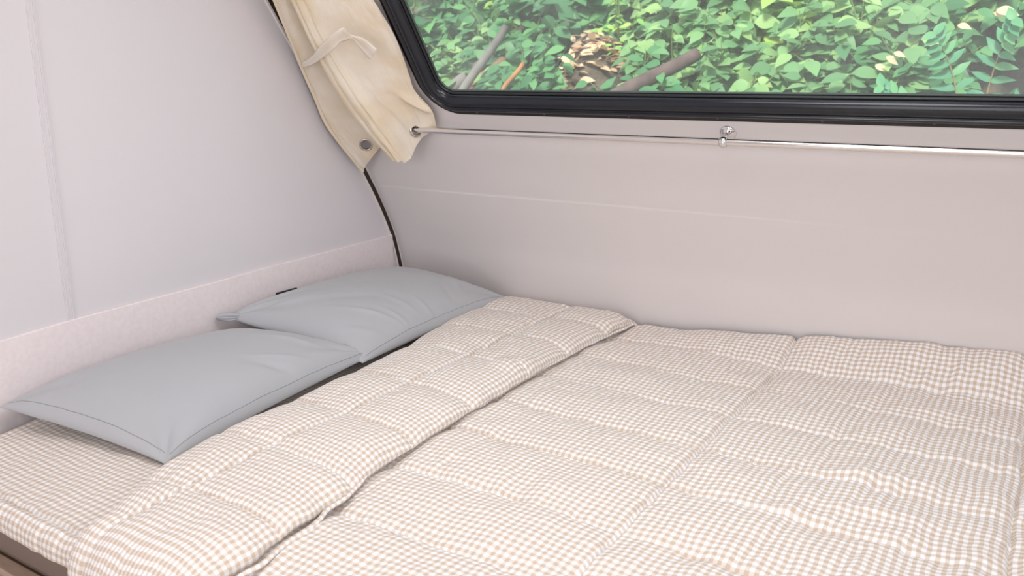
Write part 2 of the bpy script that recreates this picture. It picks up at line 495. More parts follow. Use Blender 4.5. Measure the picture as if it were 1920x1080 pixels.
# ------------------------------------------------------------------ window
win = bpy.data.objects.new('window_1', None); S.collection.objects.link(win)
win.location = on_slope(1.29, .0)
tag(win, kind='structure')
def rr_path(inset, k=14):
    x0, x1, s0, s1, r = WX0 + inset, WX1 - inset, inset, WS1 - inset, max(WR - inset, .008)
    pts = []
    for cx, cs, a0 in ((x0 + r, s0 + r, 180), (x1 - r, s0 + r, 270), (x1 - r, s1 - r, 0), (x0 + r, s1 - r, 90)):
        for i in range(k + 1):
            a = math.radians(a0 + 90 * i / k)
            pts.append((cx + r * math.cos(a), cs + r * math.sin(a)))
    return pts
def frame_part(name, prof, mat, sub=6):
    prof = cr(np.array(prof), np.linspace(0, len(prof) - 1, (len(prof) - 1) * sub + 1)) if sub > 1 else np.array(prof)
    rows = []
    for ins, n in prof:
        rows.append([on_slope(x, s, n) for x, s in rr_path(ins)])
    P = np.array(rows)                     # [profile, loop, 3]
    return grid(name, P.transpose(1, 0, 2), mat, win, close_u=True)
frame_part('flange', [(0, -.002), (0, .005), (.0015, .0068), (.013, .0068), (.0145, .0055), (.0145, -.002)], M_flange, 1)
frame_part('rubber_seal', [(.0145, .002), (.0150, .011), (.0180, .0172), (.0235, .0192), (.0268, .0152), (.0295, .0155), (.036, .0195), (.045, .0190), (.054, .0135), (.0585, .0060), (.0590, -.004)], M_rubber, 6)
frame_part('glazing_bead', [(.0585, -.004), (.0590, .0012), (.0620, .0016), (.0635, -.002), (.0635, -.010)], M_black, 1)
frame_part('edge_gasket', [(.0630, -.0085), (.0650, -.0050), (.0665, -.0060), (.0668, -.010)], surf('grey_green_gasket', (.07, .085, .08), .5), 1)
gl = rr_path(.056)
V = [on_slope(x, s, -.012) for x, s in gl]
mesh_obj('glass_pane', V, [list(range(len(V)))], M_glass, win, smooth=False)
for x, s in ((.515, .0075), (.716, .0075), (.942, .0080), (1.154, .0080), (1.375, .0085), (1.583, .0090), (1.80, .009), (2.02, .009)):
    sc = lathe('screw', on_slope(x, s, .0062), NI, [(0, 0.0022), (.0012, .0020), (.0013, .0012), (.0030, .0010), (.0034, -.0005)], M_screw, win, 16)

# ------------------------------------------------------------------ curtain rod and its bracket
rod = thing('curtain_rod', 'thin polished steel curtain rod running below the black window frame', 'curtain rod', tuple(on_slope(1.2, -.0, .04) + SL * -.052))
def rod_at(x):
    return np.array([x, 1.8268, 1.0650])
tube('rod', [rod_at(x) for x in np.linspace(.175, 2.3, 60)], .0084, M_steel, rod, 20)
rc = rod_at(1.170)
base = rc - NI * ((rc - W0) @ NI)
br = mesh_obj('bracket', tube_pts([base + NI * t for t in np.linspace(.004, .040, 8)], [.0060, .0048, .0040, .0036, .0036, .0038, .0044, .0055], 16).reshape(-1, 3), grid_faces(8, 16, close_v=True), M_chrome, rod)
lathe('rosette', base, NI, [(.0, .0105), (.006, .0102), (.0095, .0088), (.0112, .0066), (.0135, .0058), (.0178, .0042), (.0190, .0018), (.0190, 0)], M_chrome, br)
lathe('rod_ring', rc, (1, 0, 0), [(.0085, -.0088), (.0105, -.0084), (.0122, -.006), (.0132, -.002), (.0132, .002), (.0122, .006), (.0105, .0084), (.0085, .0088)], M_chrome, br)
lathe('screw', base + NI * .0082 + np.array([.006, 0, 0]) + SL * .0085, NI, [(0, .0012), (.0016, .0010), (.0020, -.001)], M_screw, br, 12)
lathe('end_cap', rod_at(.172), (1, 0, 0), [(0, -.012), (.009, -.012), (.0095, -.004), (.0085, .004)], M_chrome, rod)

# ------------------------------------------------------------------ curtain
CW = np.array([[[0.096, 1.476, 1.549], [0.127, 1.477, 1.547], [0.119, 1.512, 1.551], [0.187, 1.43, 1.534], [0.224, 1.426, 1.53], [0.269, 1.452, 1.531], [0.283, 1.495, 1.527], [0.348, 1.518, 1.529]], [[0.078, 1.53, 1.471], [0.109, 1.531, 1.47], [0.115, 1.567, 1.472], [0.18, 1.483, 1.46], [0.217, 1.478, 1.457], [0.257, 1.504, 1.457], [0.293, 1.546, 1.455], [0.364, 1.57, 1.456]], [[0.061, 1.584, 1.394], [0.091, 1.585, 1.392], [0.11, 1.622, 1.394], [0.172, 1.535, 1.385], [0.211, 1.53, 1.383], [0.246, 1.556, 1.383], [0.303, 1.596, 1.383], [0.38, 1.622, 1.382]], [[0.044, 1.639, 1.316], [0.073, 1.639, 1.315], [0.105, 1.677, 1.316], [0.165, 1.588, 1.31], [0.204, 1.582, 1.309], [0.234, 1.608, 1.309], [0.314, 1.647, 1.311], [0.396, 1.675, 1.308]], [[0.025, 1.698, 1.231], [0.057, 1.698, 1.231], [0.103, 1.736, 1.231], [0.16, 1.644, 1.229], [0.206, 1.637, 1.229], [0.233, 1.661, 1.233], [0.309, 1.698, 1.238], [0.39, 1.727, 1.233]], [[0.02, 1.748, 1.148], [0.043, 1.754, 1.149], [0.116, 1.792, 1.15], [0.166, 1.698, 1.152], [0.216, 1.688, 1.155], [0.249, 1.71, 1.162], [0.315, 1.74, 1.176], [0.372, 1.768, 1.172]], [[0.02, 1.796, 1.062], [0.046, 1.817, 1.065], [0.134, 1.851, 1.07], [0.182, 1.754, 1.076], [0.235, 1.742, 1.082], [0.267, 1.762, 1.092], [0.323, 1.788, 1.11], [0.387, 1.808, 1.118]], [[0.035, 1.913, 0.929], [0.081, 1.89, 0.962], [0.141, 1.89, 1.015], [0.226, 1.82, 0.984], [0.263, 1.814, 0.981], [0.274, 1.842, 0.98], [0.314, 1.842, 1.037], [0.376, 1.843, 1.07]]])
CW[:6, 7, 0] -= .016; CW[:5, 7, 0] -= .006; CW[6:, 7, 0] -= .003
CW = np.concatenate([[2 * CW[0] - CW[1]], CW])
UOFF = 1
def curtain_pt(u, v):
    row = cr(CW, np.array([u + UOFF]))[0]
    return cr(row, np.array([v]))[0]
def curtain_grid(us, vs):
    A = cr(CW, np.asarray(us) + UOFF)              # [nu, 8, 3]
    B = cr(A.transpose(1, 0, 2), vs)               # [nv, nu, 3]
    return B.transpose(1, 0, 2)
curtain = thing('curtain', 'cream canvas curtain gathered at the left end of the window', 'curtain', (.2, 1.72, 1.25))
us = np.linspace(-1, 7, 240); vs = np.linspace(0, 7, 260)
Pc = curtain_grid(us, vs)
Ug, Vg = np.meshgrid(us, vs, indexing='ij')
dirn = np.array([0, -.818, -.575])
wr = .0022 * fbm(Ug * 1.3, Vg * 3.0, 3) * (1 + 1.4 * sstep(5.3, 6.6, Ug)) + .003 * vnoise(Ug * 2.5 + Vg * 1.7, Vg * 1.1 - Ug, 9) * sstep(5.2, 6.6, Ug)
# puckers round the two eyelets
E1, E2 = (6.56, 1.36), (6.50, 5.90)
for eu, ev_ in (E1, E2):
    d2 = ((Ug - eu) / .5) ** 2 + ((Vg - ev_) / .6) ** 2
    wr += .003 * np.exp(-d2) * np.sin(3 * np.arctan2(Ug - eu, (Vg - ev_)) + 1.0) * sstep(.0, .6, d2)
# sagging crease between the window frame and the second eyelet
wr += .010 * np.exp(-(((Ug - 5.6) - .8 * (Vg - 6.4)) / .22) ** 2) * np.exp(-((Vg - 6.5) / .5) ** 2)
Pc = Pc + wr[..., None] * dirn
def on_shell(P):
    lim = wall_y(P[..., 2]) - (.006 + .020 * sstep(.350, .364, P[..., 0]))
    P = P.copy(); P[..., 1] = np.minimum(P[..., 1], lim); P[..., 0] = np.maximum(P[..., 0], .012)
    return P
Pc = on_shell(Pc)
cuv = np.stack([Vg * .06, Ug * .09], -1)
holes = []
def surf_frame(u, v):
    i = int(np.argmin(abs(us - u))); j = int(np.argmin(abs(vs - v)))
    p = Pc[i, j]; du = Pc[min(i+4, len(us)-1), j] - Pc[i-4, j]; dv = Pc[i, min(j+4, len(vs)-1)] - Pc[i, j-4]
    nrm = np.cross(du, dv); nrm /= np.linalg.norm(nrm)
    if nrm @ np.array([.5, -1, -.1]) < 0: nrm = -nrm
    return p, nrm
fr1 = surf_frame(*E1); fr2 = surf_frame(*E2)
fr2 = (rod_at(.312), np.array([.93, -.36, .05]) / np.linalg.norm([.93, -.36, .05]))
def keep_cur(F):
    c = Pc.reshape(-1, 3)[F].mean(1)
    k = np.ones(len(F), bool)
    for p, q in (fr1, fr2):
        k &= np.linalg.norm(c - p, axis=1) > .0162
    return k
fab = grid('fabric_panel', Pc, M_canvas, curtain, uv=cuv, keep=keep_cur)
so = fab.modifiers.new('thick', 'SOLIDIFY'); so.thickness = .0022; so.offset = 0
for p, q in (fr1, fr2):
    lathe('eyelet', p, q, [(.0142, -.003), (.0140, .0018), (.0150, .0034), (.0168, .0040), (.0190, .0034), (.0204, .0016), (.0207, -.001), (.0190, -.003)], M_nickel, curtain, 40)
# hems: a rolled edge down the left side, twin stitched ridges on the front fold
hp = on_shell(np.array([curtain_pt(u, .03) for u in np.linspace(-1, 7, 90)]) + dirn * .002)
tube('rolled_hem', hp, .0052, M_canvas_hem, curtain, 10)
def band(name, v0, v1, lift, mat):
    vv = np.linspace(v0, v1, 15)
    P = curtain_grid(us, vv)
    t = np.linspace(-1, 1, 15)
    prof = lift * np.sqrt(np.clip(1 - t ** 2, 0, 1)) 
    P = P + (prof[None, :, None] + interp_wr(vv)[..., None]) * dirn
    P = on_shell(P)
    return grid(name, P, mat, curtain, uv=np.stack(np.meshgrid(vv * .06, us * .09, indexing='xy'), -1))
def interp_wr(vv):
    return np.array([np.interp(vv, vs, wr[i]) for i in range(len(us))])
band('side_hem', 2.98, 3.55, .0055, M_canvas_hem)
band('side_hem', 3.58, 4.12, .0070, M_canvas_hem)
band('side_hem', 4.16, 4.75, .0050, M_canvas_hem)
band('side_hem', 5.28, 5.36, .0010, M_canvas_hem)
# hanging strap
ST = np.array([[[0.046, 1.68, 1.243], [0.035, 1.69, 1.228]], [[0.128, 1.633, 1.254], [0.117, 1.645, 1.235]], [[0.204, 1.584, 1.273], [0.199, 1.6, 1.249]], [[0.271, 1.553, 1.296], [0.262, 1.574, 1.266]], [[0.314, 1.549, 1.315], [0.291, 1.572, 1.284]], [[0.322, 1.559, 1.315], [0.306, 1.578, 1.289]], [[0.316, 1.583, 1.303], [0.314, 1.59, 1.293]], [[0.34, 1.6, 1.294], [0.314, 1.616, 1.271]], [[0.358, 1.627, 1.269], [0.321, 1.643, 1.245]]])
tt = np.linspace(0, len(ST) - 1, 120)
A = cr(ST[:, 0], tt); B = cr(ST[:, 1], tt)
w = np.linspace(0, 1, 9)
Ps = A[:, None] * (1 - w)[None, :, None] + B[:, None] * w[None, :, None]
Ps = Ps + (.0012 * np.sin(w * math.pi * 2))[None, :, None] * dirn
stp = grid('tieback_strap', Ps, M_strap, curtain, uv=np.stack(np.meshgrid(w * .022, tt * .03, indexing='xy'), -1))
so = stp.modifiers.new('thick', 'SOLIDIFY'); so.thickness = .0018; so.offset = 0

# ------------------------------------------------------------------ bed: base, mattress, quilted pad
YF = .66          # line where the bed top turns down over the front
bed = thing('bed_base', 'brown wooden bed base with a pale lip under the mattress', 'bed', (1.1, 1.3, 0))
boxes('front_panel', [((.02, .638, .02), (2.3, .658, .347))], M_wood, bed, bevel=.002)
boxes('top_lip', [((.02, .634, .347), (2.3, .662, .360))], M_wood_lip, bed, bevel=.003)
boxes('slat_deck', [((.02, .664, .28), (2.3, 2.10, .347))], M_wood, bed)

mt = boxes('mattress', [((.03, .664, .349), (2.3, 2.085, .460))], M_mattress, bevel=.018)
tag(mt, 'brown mattress whose side shows below the gingham pad at lower left', 'mattress')

PAD = .492
pad = thing('mattress_pad', 'quilted tan gingham mattress pad lying under the grey pillows', 'mattress pad', (1.1, 1.3, PAD))
def arc_v(P, Ys, yfront):
    """cloth coordinate across the bed: true length where it turns down over the front"""
    d = np.linalg.norm(np.diff(P, axis=1), axis=2)
    d = np.where(Ys[:, 1:] > yfront + .004, np.diff(Ys, axis=1), d)
    d = np.broadcast_to(d.mean(0, keepdims=True), d.shape) * .7 + d * .3
    c = np.concatenate([np.zeros((len(d), 1)), np.cumsum(d, 1)], 1)
    return c - c[:, -1:] + Ys[:, -1:]

def sheet(name, xs, yf, hfun, mat, parent, z0, r, yfront, uvo=(0, 0)):
    """cloth lying flat at z0+h, turning down over the front edge at yfront"""
    Xs, Ys = np.meshgrid(xs, yf, indexing='ij')
    H = hfun(Xs, Ys)
    th = np.clip((yfront - Ys) / r, 0, math.pi / 2)
    extra = np.maximum(0, (yfront - Ys) - r * math.pi / 2)
    y = np.where(Ys < yfront, yfront - (r + H) * np.sin(th), Ys)
    z = np.where(Ys < yfront, z0 - r + (r + H) * np.cos(th) - extra, z0 + H)
    P = np.stack([Xs, y, z], -1)
    return grid(name, P, mat, parent, uv=np.stack([Xs + uvo[0], arc_v(P, Ys, yfront) + uvo[1]], -1), flip=False)

def pad_h(x, y):
    h = .004 * fbm(x * 9, y * 9, 21) + .003 * vnoise(x * 30, y * 8, 22)
    d = np.abs(y - .656 - .0015 * np.sin(x * 30))
    h = h - .006 * np.exp(-(d / .005) ** 2)
    roll = sstep(.654, .640, y)
    h = h + roll * (.007 + .0045 * vnoise(x * 60, y * 6, 4) + .004 * vnoise(x * 13, y * 3, 6))
    h = h + .014 * sstep(.20, .06, x) * sstep(.75, .95, y) 
    d2 = np.abs(x - .36)
    return h
sheet('quilted_top', np.linspace(.045, .95, 420), np.concatenate([np.linspace(.600, .70, 60), np.linspace(.702, 2.09, 300)]), pad_h, M_gingham, pad, PAD, .024, .652, (.004, .002))
# ------------------------------------------------------------------ duvet
duvet = thing('duvet', 'quilted tan and white gingham duvet spread over the bed', 'duvet', (1.3, 1.3, .5))
SEAMY = [.70, .896, 1.078, 1.26, 1.44, 1.63, 1.81, 1.985]
COLX = [.60, 1.295, 1.806, 2.30]
def quilt_h(x, y, seed, amp=.0115, cols=COLX, seams=SEAMY, half=True):
    xw = x + .010 * vnoise(x * 4, y * 5, seed) + .004 * vnoise(x * 15, y * 18, seed + 1)
    yw = y + .016 * vnoise(x * 4, y * 4, seed + 2) + .004 * vnoise(x * 16, y * 14, seed + 3)
    dy = np.min([np.abs(yw - s) for s in seams], axis=0)
    dx = np.min([np.abs(xw - c) for c in cols], axis=0)
    p = (1 - .9 * np.exp(-dy / .026)) * (1 - .95 * np.exp(-dx / .018))
    h = amp * p
    # sharp stitch line
    h = h - .0055 * np.exp(-(dx / .0032) ** 2) - .0025 * np.exp(-(dy / .003) ** 2) * (vnoise(x * 6, y * 2, seed + 8) > -.22)
    # puckers that start at the stitched lines
    h = h + .0048 * np.exp(-dy / .035) * vnoise(x * 50, y * 9, seed + 4) + .0048 * np.exp(-dx / .030) * vnoise(x * 9, y * 52, seed + 5)
    h = h + .0022 * vnoise(x * 40 + y * 9, y * 12, seed + 10) + .0022 * vnoise(x * 13, y * 42 - x * 8, seed + 11) + .0012 * vnoise(x * 90, y * 70, seed + 12)
    if half:   # short tucks half way along each pocket
        row = np.zeros_like(x)
        for i, s in enumerate(seams[:-1]):
            inside = (yw >= s) & (yw < seams[i+1])
            row = np.where(inside, (i * .37) % 1.0, row)
        for k in range(len(cols) - 1):
            mid = cols[k] + (cols[k+1] - cols[k]) * (.42 + .22 * (row - .5))
            h = h - .0030 * np.exp(-(np.abs(xw - mid - .25 * (yw - 1.3) * 0) / .008) ** 2) * sstep(.0, .03, dy) * (.4 + .6 * (vnoise(x * 2, y * 5, seed + 9) > -.1))
    # general softness
    h = h + .0075 * fbm(x * 7, y * 7, seed + 6) 
    return h, dy, dx

def hem_x(y):
    return np.interp(y, [.5, .71, .80, .93, 1.07, 1.32, 1.58, 1.85, 2.09, 2.13], [.905, .900, .885, .868, .846, .834, .834, .832, .850, .87]) 

def main_h(x, y):
    h, dy, dx = quilt_h(x, y, 40)
    h = h + .018
    # long wrinkles on the right-hand part, running across the bed
    a = sstep(1.2, 1.6, x)
    q = (x - .20 * (y - 1.2)) * 26
    h = h + a * .0095 * vnoise(q + 1.5 * vnoise(x * 3, y * 4, 71), y * 4.0, 72) + a * .006 * vnoise(q * 2.1, y * 7.0, 73)
    h = h + (1 - a) * .0032 * vnoise(x * 22, y * 20 + x * 8, 74)
    # loose folds bunched against the cross seams
    for cx, cy, lx, ly, am in ((1.54, 1.452, .09, .018, .008), (1.66, 1.485, .06, .016, .007), (1.50, 1.275, .06, .018, .009), (1.74, 1.64, .07, .018, .008), (1.66, 1.86, .09, .02, .006), (1.40, 1.80, .09, .022, .007), (1.62, 1.34, .08, .018, .008)):
        h = h + am * np.exp(-((x - cx) / lx) ** 2) * np.exp(-np.abs((y - cy - .18 * (x - cx)) / ly) ** 2.0)
    # cloth climbs the end wall at the far edge
    rise = np.interp(x, [.8, .95, 1.3, 1.55, 1.8, 2.2], [.0, .004, .040, .064, .082, .085])
    h = h + rise * sstep(1.93, 2.115, y) ** 1.1
    # pressed down under the turned-back hem
    h = h - .0075 * np.exp(-((x - hem_x(y) + .006) / .016) ** 2)
    return h
ys_main = np.concatenate([np.linspace(.60, .72, 24)[:-1], np.linspace(.72, 2.115, 760)])
xs_main = np.linspace(.80, 2.28, 800)
Xs, Ys = np.meshgrid(xs_main, ys_main, indexing='ij')
o = sheet('quilted_sheet', xs_main, ys_main, main_h, M_gingham, duvet, .500, .02, YF)

# turned-down fold at the head end
def head_x(y):
    return np.interp(y, [.5, .66, .77, .85, .94, 1.12, 1.31, 1.54, 1.76, 1.95, 2.06, 2.12], [.632, .618, .556, .530, .508, .505, .488, .470, .425, .395, .385, .40])
# profile across the fold: t (0 head .. 1 hem) and height over the bed plane
fold = np.array([[.10, .012], [.03, .010], [.005, .018], [.0, .030], [.02, .046], [.07, .058], [.16, .066], [.30, .070], [.45, .070], [.60, .069], [.75, .068], [.88, .064], [.955, .056], [.992, .045], [1.0, .036], [.985, .027], [.95, .026], [.85, .027]])
nt_ = 420
ta = np.linspace(0, len(fold) - 1, 2000)
fp = cr(fold, ta)
fl = np.concatenate([[0], np.cumsum(np.hypot(np.diff(fp[:, 0]) * .42, np.diff(fp[:, 1])))])
tl = np.linspace(0, fl[-1], nt_)
ft = np.interp(tl, fl, fp[:, 0]); fh = np.interp(tl, fl, fp[:, 1])
top_w = sstep(.5, 1.8, np.interp(tl, fl, ta) / 4.0) * sstep(15.2, 12.5, np.interp(tl, fl, ta))
ys_c = np.concatenate([np.linspace(.44, .66, 60)[:-1], np.linspace(.66, 2.120, 720)])
T, Yc = np.meshgrid(np.arange(nt_), ys_c, indexing='ij')
hx = head_x(Yc) + .006 * vnoise(Yc * 9, Yc * 0, 31); ex = hem_x(Yc) + .010 * vnoise(Yc * 7, Yc * 0, 32) + .006 * vnoise(Yc * 24, Yc * 0, 33)
tx = ft[:, None]; 
Xc = hx * (1 - tx) + ex * tx
CSE = [.50, .60, .768, .945, 1.14, 1.34, 1.56, 1.76, 1.95]
qh, dyq, dxq = quilt_h(Xc, Yc, 50, amp=.011, cols=[.30, .668 , 1.2], seams=CSE, half=True)
H = fh[:, None] + (qh - .010) * top_w[:, None]
# the hem is bunched in the middle of the bed
hemw = np.exp(-((tx - 1.0) / .16) ** 2)
H = H + hemw * (.010 * vnoise(Yc * 5, tx * 2, 34) + .006 * vnoise(Yc * 16, tx * 6, 35))
H = H + .016 * np.exp(-((Yc - 1.56) / .05) ** 2 - ((tx - .90 - (Yc - 1.56) * .8) / .10) ** 2) * top_w[:, None]
H = np.maximum(H, .006)
H = H * sstep(2.135, 2.06, Yc) ** .35 * np.where(Yc > 2.0, 1, 1) 
r_ = .02; yfr = YF - .005; z0_ = .500
th = np.clip((yfr - Yc) / r_, 0, math.pi / 2); extra = np.maximum(0, (yfr - Yc) - r_ * math.pi / 2)
yy_ = np.where(Yc < yfr, yfr - (r_ + H) * np.sin(th), Yc)
zz_ = np.where(Yc < yfr, z0_ - r_ + (r_ + H) * np.cos(th) - extra, z0_ + H)
Pcuff = np.stack([Xc, yy_, zz_], -1)
uvc = np.stack([np.broadcast_to(tl[:, None], Yc.shape) + .003, arc_v(Pcuff, Yc, yfr)], -1)
grid('turned_down_fold', Pcuff, M_gingham, duvet, uv=uvc)
# stitched double edge peeping out under the hem
yh = np.linspace(.56, 2.10, 300)
hemx = hem_x(yh) + .010 * vnoise(yh * 7, yh * 0, 32) + .006 * vnoise(yh * 24, yh * 0, 33)
out = np.interp(yh, [.5, .75, .92, 1.0, 1.5, 2.1], [.012, .012, .006, -.004, -.006, -.002]) + .004 * vnoise(yh * 18, yh * 0, 36)
hz = .500 + .031 + .003 * vnoise(yh * 20, yh * 0, 37)
hh = []
for i in range(len(yh)):
    y = yh[i]; H_ = hz[i] - .5
    t_ = min(max((yfr - y) / r_, 0), math.pi / 2); e_ = max(0, (yfr - y) - r_ * math.pi / 2)
    if y < yfr: hh.append((hemx[i] + out[i], yfr - (r_ + H_) * math.sin(t_), z0_ - r_ + (r_ + H_) * math.cos(t_) - e_))
    else: hh.append((hemx[i] + out[i], y, hz[i]))
hv = tube_pts(np.array(hh), .0042, 10)
huv = np.stack(np.meshgrid(np.linspace(0, .026, 10), yh, indexing='xy'), -1)
grid('hem_edge', hv, M_gingham, duvet, uv=huv, close_v=True)

# ------------------------------------------------------------------ pillows
def pillow(label, c00, c10, c11, c01, top, bot, seed, creases, dents, loc):
    """corners: near-head, near-foot, far-foot, far-head"""
    c00, c10, c11, c01 = [np.array(c, float) for c in (c00, c10, c11, c01)]
    N = 170
    s = np.sin(np.linspace(-math.pi / 2, math.pi / 2, N))
    s = .65 * s + .35 * np.linspace(-1, 1, N)
    U, Vv = np.meshgrid(s, s, indexing='ij')
    u = (U + 1) / 2; v = (Vv + 1) / 2
    # edges bow inward between the corners
    bu = .055 * (1 - Vv ** 2) * U * np.abs(U); bv = .045 * (1 - U ** 2) * Vv * np.abs(Vv)
    u2 = u - bu / 2 * 1.0; v2 = v - bv / 2
    B = ((1-u2)*(1-v2))[..., None]*c00 + (u2*(1-v2))[..., None]*c10 + (u2*v2)[..., None]*c11 + ((1-u2)*v2)[..., None]*c01
    f = (np.clip(1 - np.abs(U) ** 2.3, 0, 1) * np.clip(1 - np.abs(Vv) ** 2.6, 0, 1)) ** .52
    Wx = u * np.linalg.norm(c10 - c00); Wy = v * np.linalg.norm(c01 - c00)
    wv = .004 * fbm(Wx * 8, Wy * 8, seed) * f ** .5
    # creases radiating from the corners
    for cu, cv, k, am in creases:
        d = np.hypot(u - cu, v - cv); a = np.arctan2(v - cv, u - cu)
        wv = wv + am * np.sin(a * k + 2 * vnoise(a * 3, d * 4, seed + 3)) * np.exp(-(d / .30) ** 2) * sstep(0, .10, d) * f ** .3
    for du, dv, lu, lv, ang, am in dents:
        ca, sa = math.cos(ang), math.sin(ang)
        x_ = (u - du) * ca + (v - dv) * sa; y_ = -(u - du) * sa + (v - dv) * ca
        wv = wv + am * np.exp(-(x_ / lu) ** 2 - (y_ / lv) ** 2) * f ** .35
    edge = np.maximum(np.abs(U), np.abs(Vv))
    pk = .0022 * vnoise(np.where(np.abs(U) > np.abs(Vv), Wy, Wx) / .028 + seed, edge * 3, seed + 7) * sstep(.72, .9, edge) * sstep(1.0, .95, edge)
    zt = top * f + wv + pk
    zb = -bot * f
    Pt = B + np.stack([np.zeros_like(u), np.zeros_like(u), zt], -1)
    Pb = B + np.stack([np.zeros_like(u), np.zeros_like(u), zb], -1)
    keep_in(Pt); keep_in(Pb)
    V = np.concatenate([Pt.reshape(-1, 3), Pb[1:-1, 1:-1].reshape(-1, 3)])
    F1 = grid_faces(N, N)
    low = np.arange(N * N).reshape(N, N).copy()
    low[1:-1, 1:-1] = N * N + np.arange((N - 2) ** 2).reshape(N - 2, N - 2)
    F2 = low.ravel()[F1[:, ::-1]]
    t = thing('pillow', label, 'pillow', loc, 'grey pillows at the head of the bed')
    V = np.asarray(V)
    body = mesh_obj('pillowcase', V, np.concatenate([F1, F2]), M_pillow, t)
    # seam a finger's width above the near and foot edges
    def row_near(off): 
        j = int(np.argmin(abs(s - (-1 + off)))); return Pt[:, j]
    j = int(np.argmin(abs(s + .955)))
    near = Pt[9:-12, j] if seed == 3 else Pt[-40:-12, j] + np.array([0, 0, .0003])
    tube('seam', near, .0008, M_pillow_seam, t, 6)
    k = int(np.argmin(abs(s - .965)))
    tube('seam', Pt[k, 12:-12] + np.array([0, 0, .0003]), .0007, M_pillow_seam, t, 6)
    return t, Pt
def keep_in(P):
    P[..., 0] = np.maximum(P[..., 0], .0105)
    P[..., 1] = np.minimum(P[..., 1], wall_y(P[..., 2]) - .005)

p1, P1 = pillow('nearer grey pillow with smooth plump top, in front at lower left',
    (.030, .800, .548), (.452, .880, .498), (.430, 1.490, .538), (.035, 1.395, .540), .088, .030, 3,
    [(0, 0, 9, .004), (1, 0, 8, .005), (1, 1, 9, .005)], [(.22, .12, .03, .10, .5, -.004), (.90, .58, .10, .022, .5, -.006), (.84, .63, .12, .016, .7, .004), (.72, .78, .16, .02, .35, .004), (.66, .86, .18, .022, .3, -.004), (.80, .90, .14, .016, .2, .004), (.10, .5, .03, .3, .1, .004)], (.24, 1.14, .52))
p2, P2 = pillow('farther grey pillow with a knotted corner, against the corner of the walls',
    (.030, 1.375, .600), (.440, 1.440, .532), (.455, 2.060, .562), (.050, 2.035, .590), .085, .040, 8,
    [(0, 0, 15, .0075), (1, 1, 7, .005)], [(.88, .13, .12, .020, .45, .004), (.80, .24, .16, .013, .32, .0045), (.90, .31, .09, .010, .15, .004), (.83, .40, .13, .016, .12, .003), (.92, .48, .08, .012, -.05, .0035), (.90, .66, .10, .018, -.35, -.003), (.80, .80, .14, .02, -.5, .0035), (.60, .30, .2, .035, .6, -.003), (.25, .10, .12, .02, .6, .004)], (.25, 1.74, .56))
# gathered tuft at the near corner of the farther pillow
rng = random.Random(4)
V, F = [], []
a_n, l_n = 40, 26
P = np.zeros((l_n, a_n, 3))
c0 = np.array([.022, 1.352, .604]); ax = np.array([.62, .72, -.02]); ax /= np.linalg.norm(ax)
side_ = np.cross(ax, [0, 0, 1]); side_ /= np.linalg.norm(side_); upv = np.cross(side_, ax)
for i in range(l_n):
    q = i / (l_n - 1)
    rad = .004 + .0105 * math.sin(math.pi * q ** .8)
    for k in range(a_n):
        a = 2 * math.pi * k / a_n
        rr = rad * (1 + .30 * math.sin(a * 9 + q * 3) * (1 - .5 * q) + .14 * math.sin(a * 4 + 1 + q * 5))
        P[i, k] = c0 + ax * .075 * q + side_ * rr * math.cos(a) * .95 + upv * rr * math.sin(a) * .62
grid('corner_tuft', P, M_pillow, p2, close_v=True)

# small black strip seen behind the farther pillow
bk = boxes('hinge_plate', [((.0085, 1.566, .600), (.016, 1.640, .622))], M_black, bevel=.001)
tag(bk, 'small flat black plate on the pink board behind the farther pillow', 'hinge')

# ------------------------------------------------------------------ outside the window
def bank_z(x, y):
    return .2 + (np.asarray(y) - 3.0) * .95 + .10 * fbm(np.asarray(x) * 1.2, np.asarray(y) * 1.2, 61) + .42 * np.exp(-((np.asarray(x) + .20) / .24) ** 2 - ((np.asarray(y) - 3.78) / .26) ** 2)
xg = np.linspace(-6, 6, 150); yg = np.linspace(2.9, 8.0, 100)
Xb, Yb = np.meshgrid(xg, yg, indexing='ij')
bank = grid('earth_bank', np.stack([Xb, Yb, bank_z(Xb, Yb)], -1), M_soil)
tag(bank, kind='structure')
gnd = mesh_obj('ground_outside', [(-6, -6, -.35), (6, -6, -.35), (6, 3.2, -.35), (-6, 3.2, -.35)], [[0, 1, 2, 3]], M_soil, smooth=False)
tag(gnd, kind='structure')

LEAF = [(-.02, 0), (.06, .15), (.16, .28), (.30, .36), (.45, .37), (.60, .31), (.76, .20), (.90, .08), (1.0, 0.0)]
def leaf_geo(base, d, nrm, L, W, curl, V, F):
    d = d / np.linalg.norm(d); sd = np.cross(d, nrm); sd /= np.linalg.norm(sd) + 1e-9; nr = np.cross(sd, d)
    k = len(V)
    for t, w_ in LEAF:
        c = base + d * L * t + nr * (-curl * L * t * t)
        for sgn in (-1, 0, 1):
            V.append(c + sd * sgn * w_ * W + nr * (abs(sgn) * w_ * W * .18))
    for i in range(len(LEAF) - 1):
        for j in range(2):
            a = k + i * 3 + j
            F.append([a, a + 1, a + 4, a + 3])

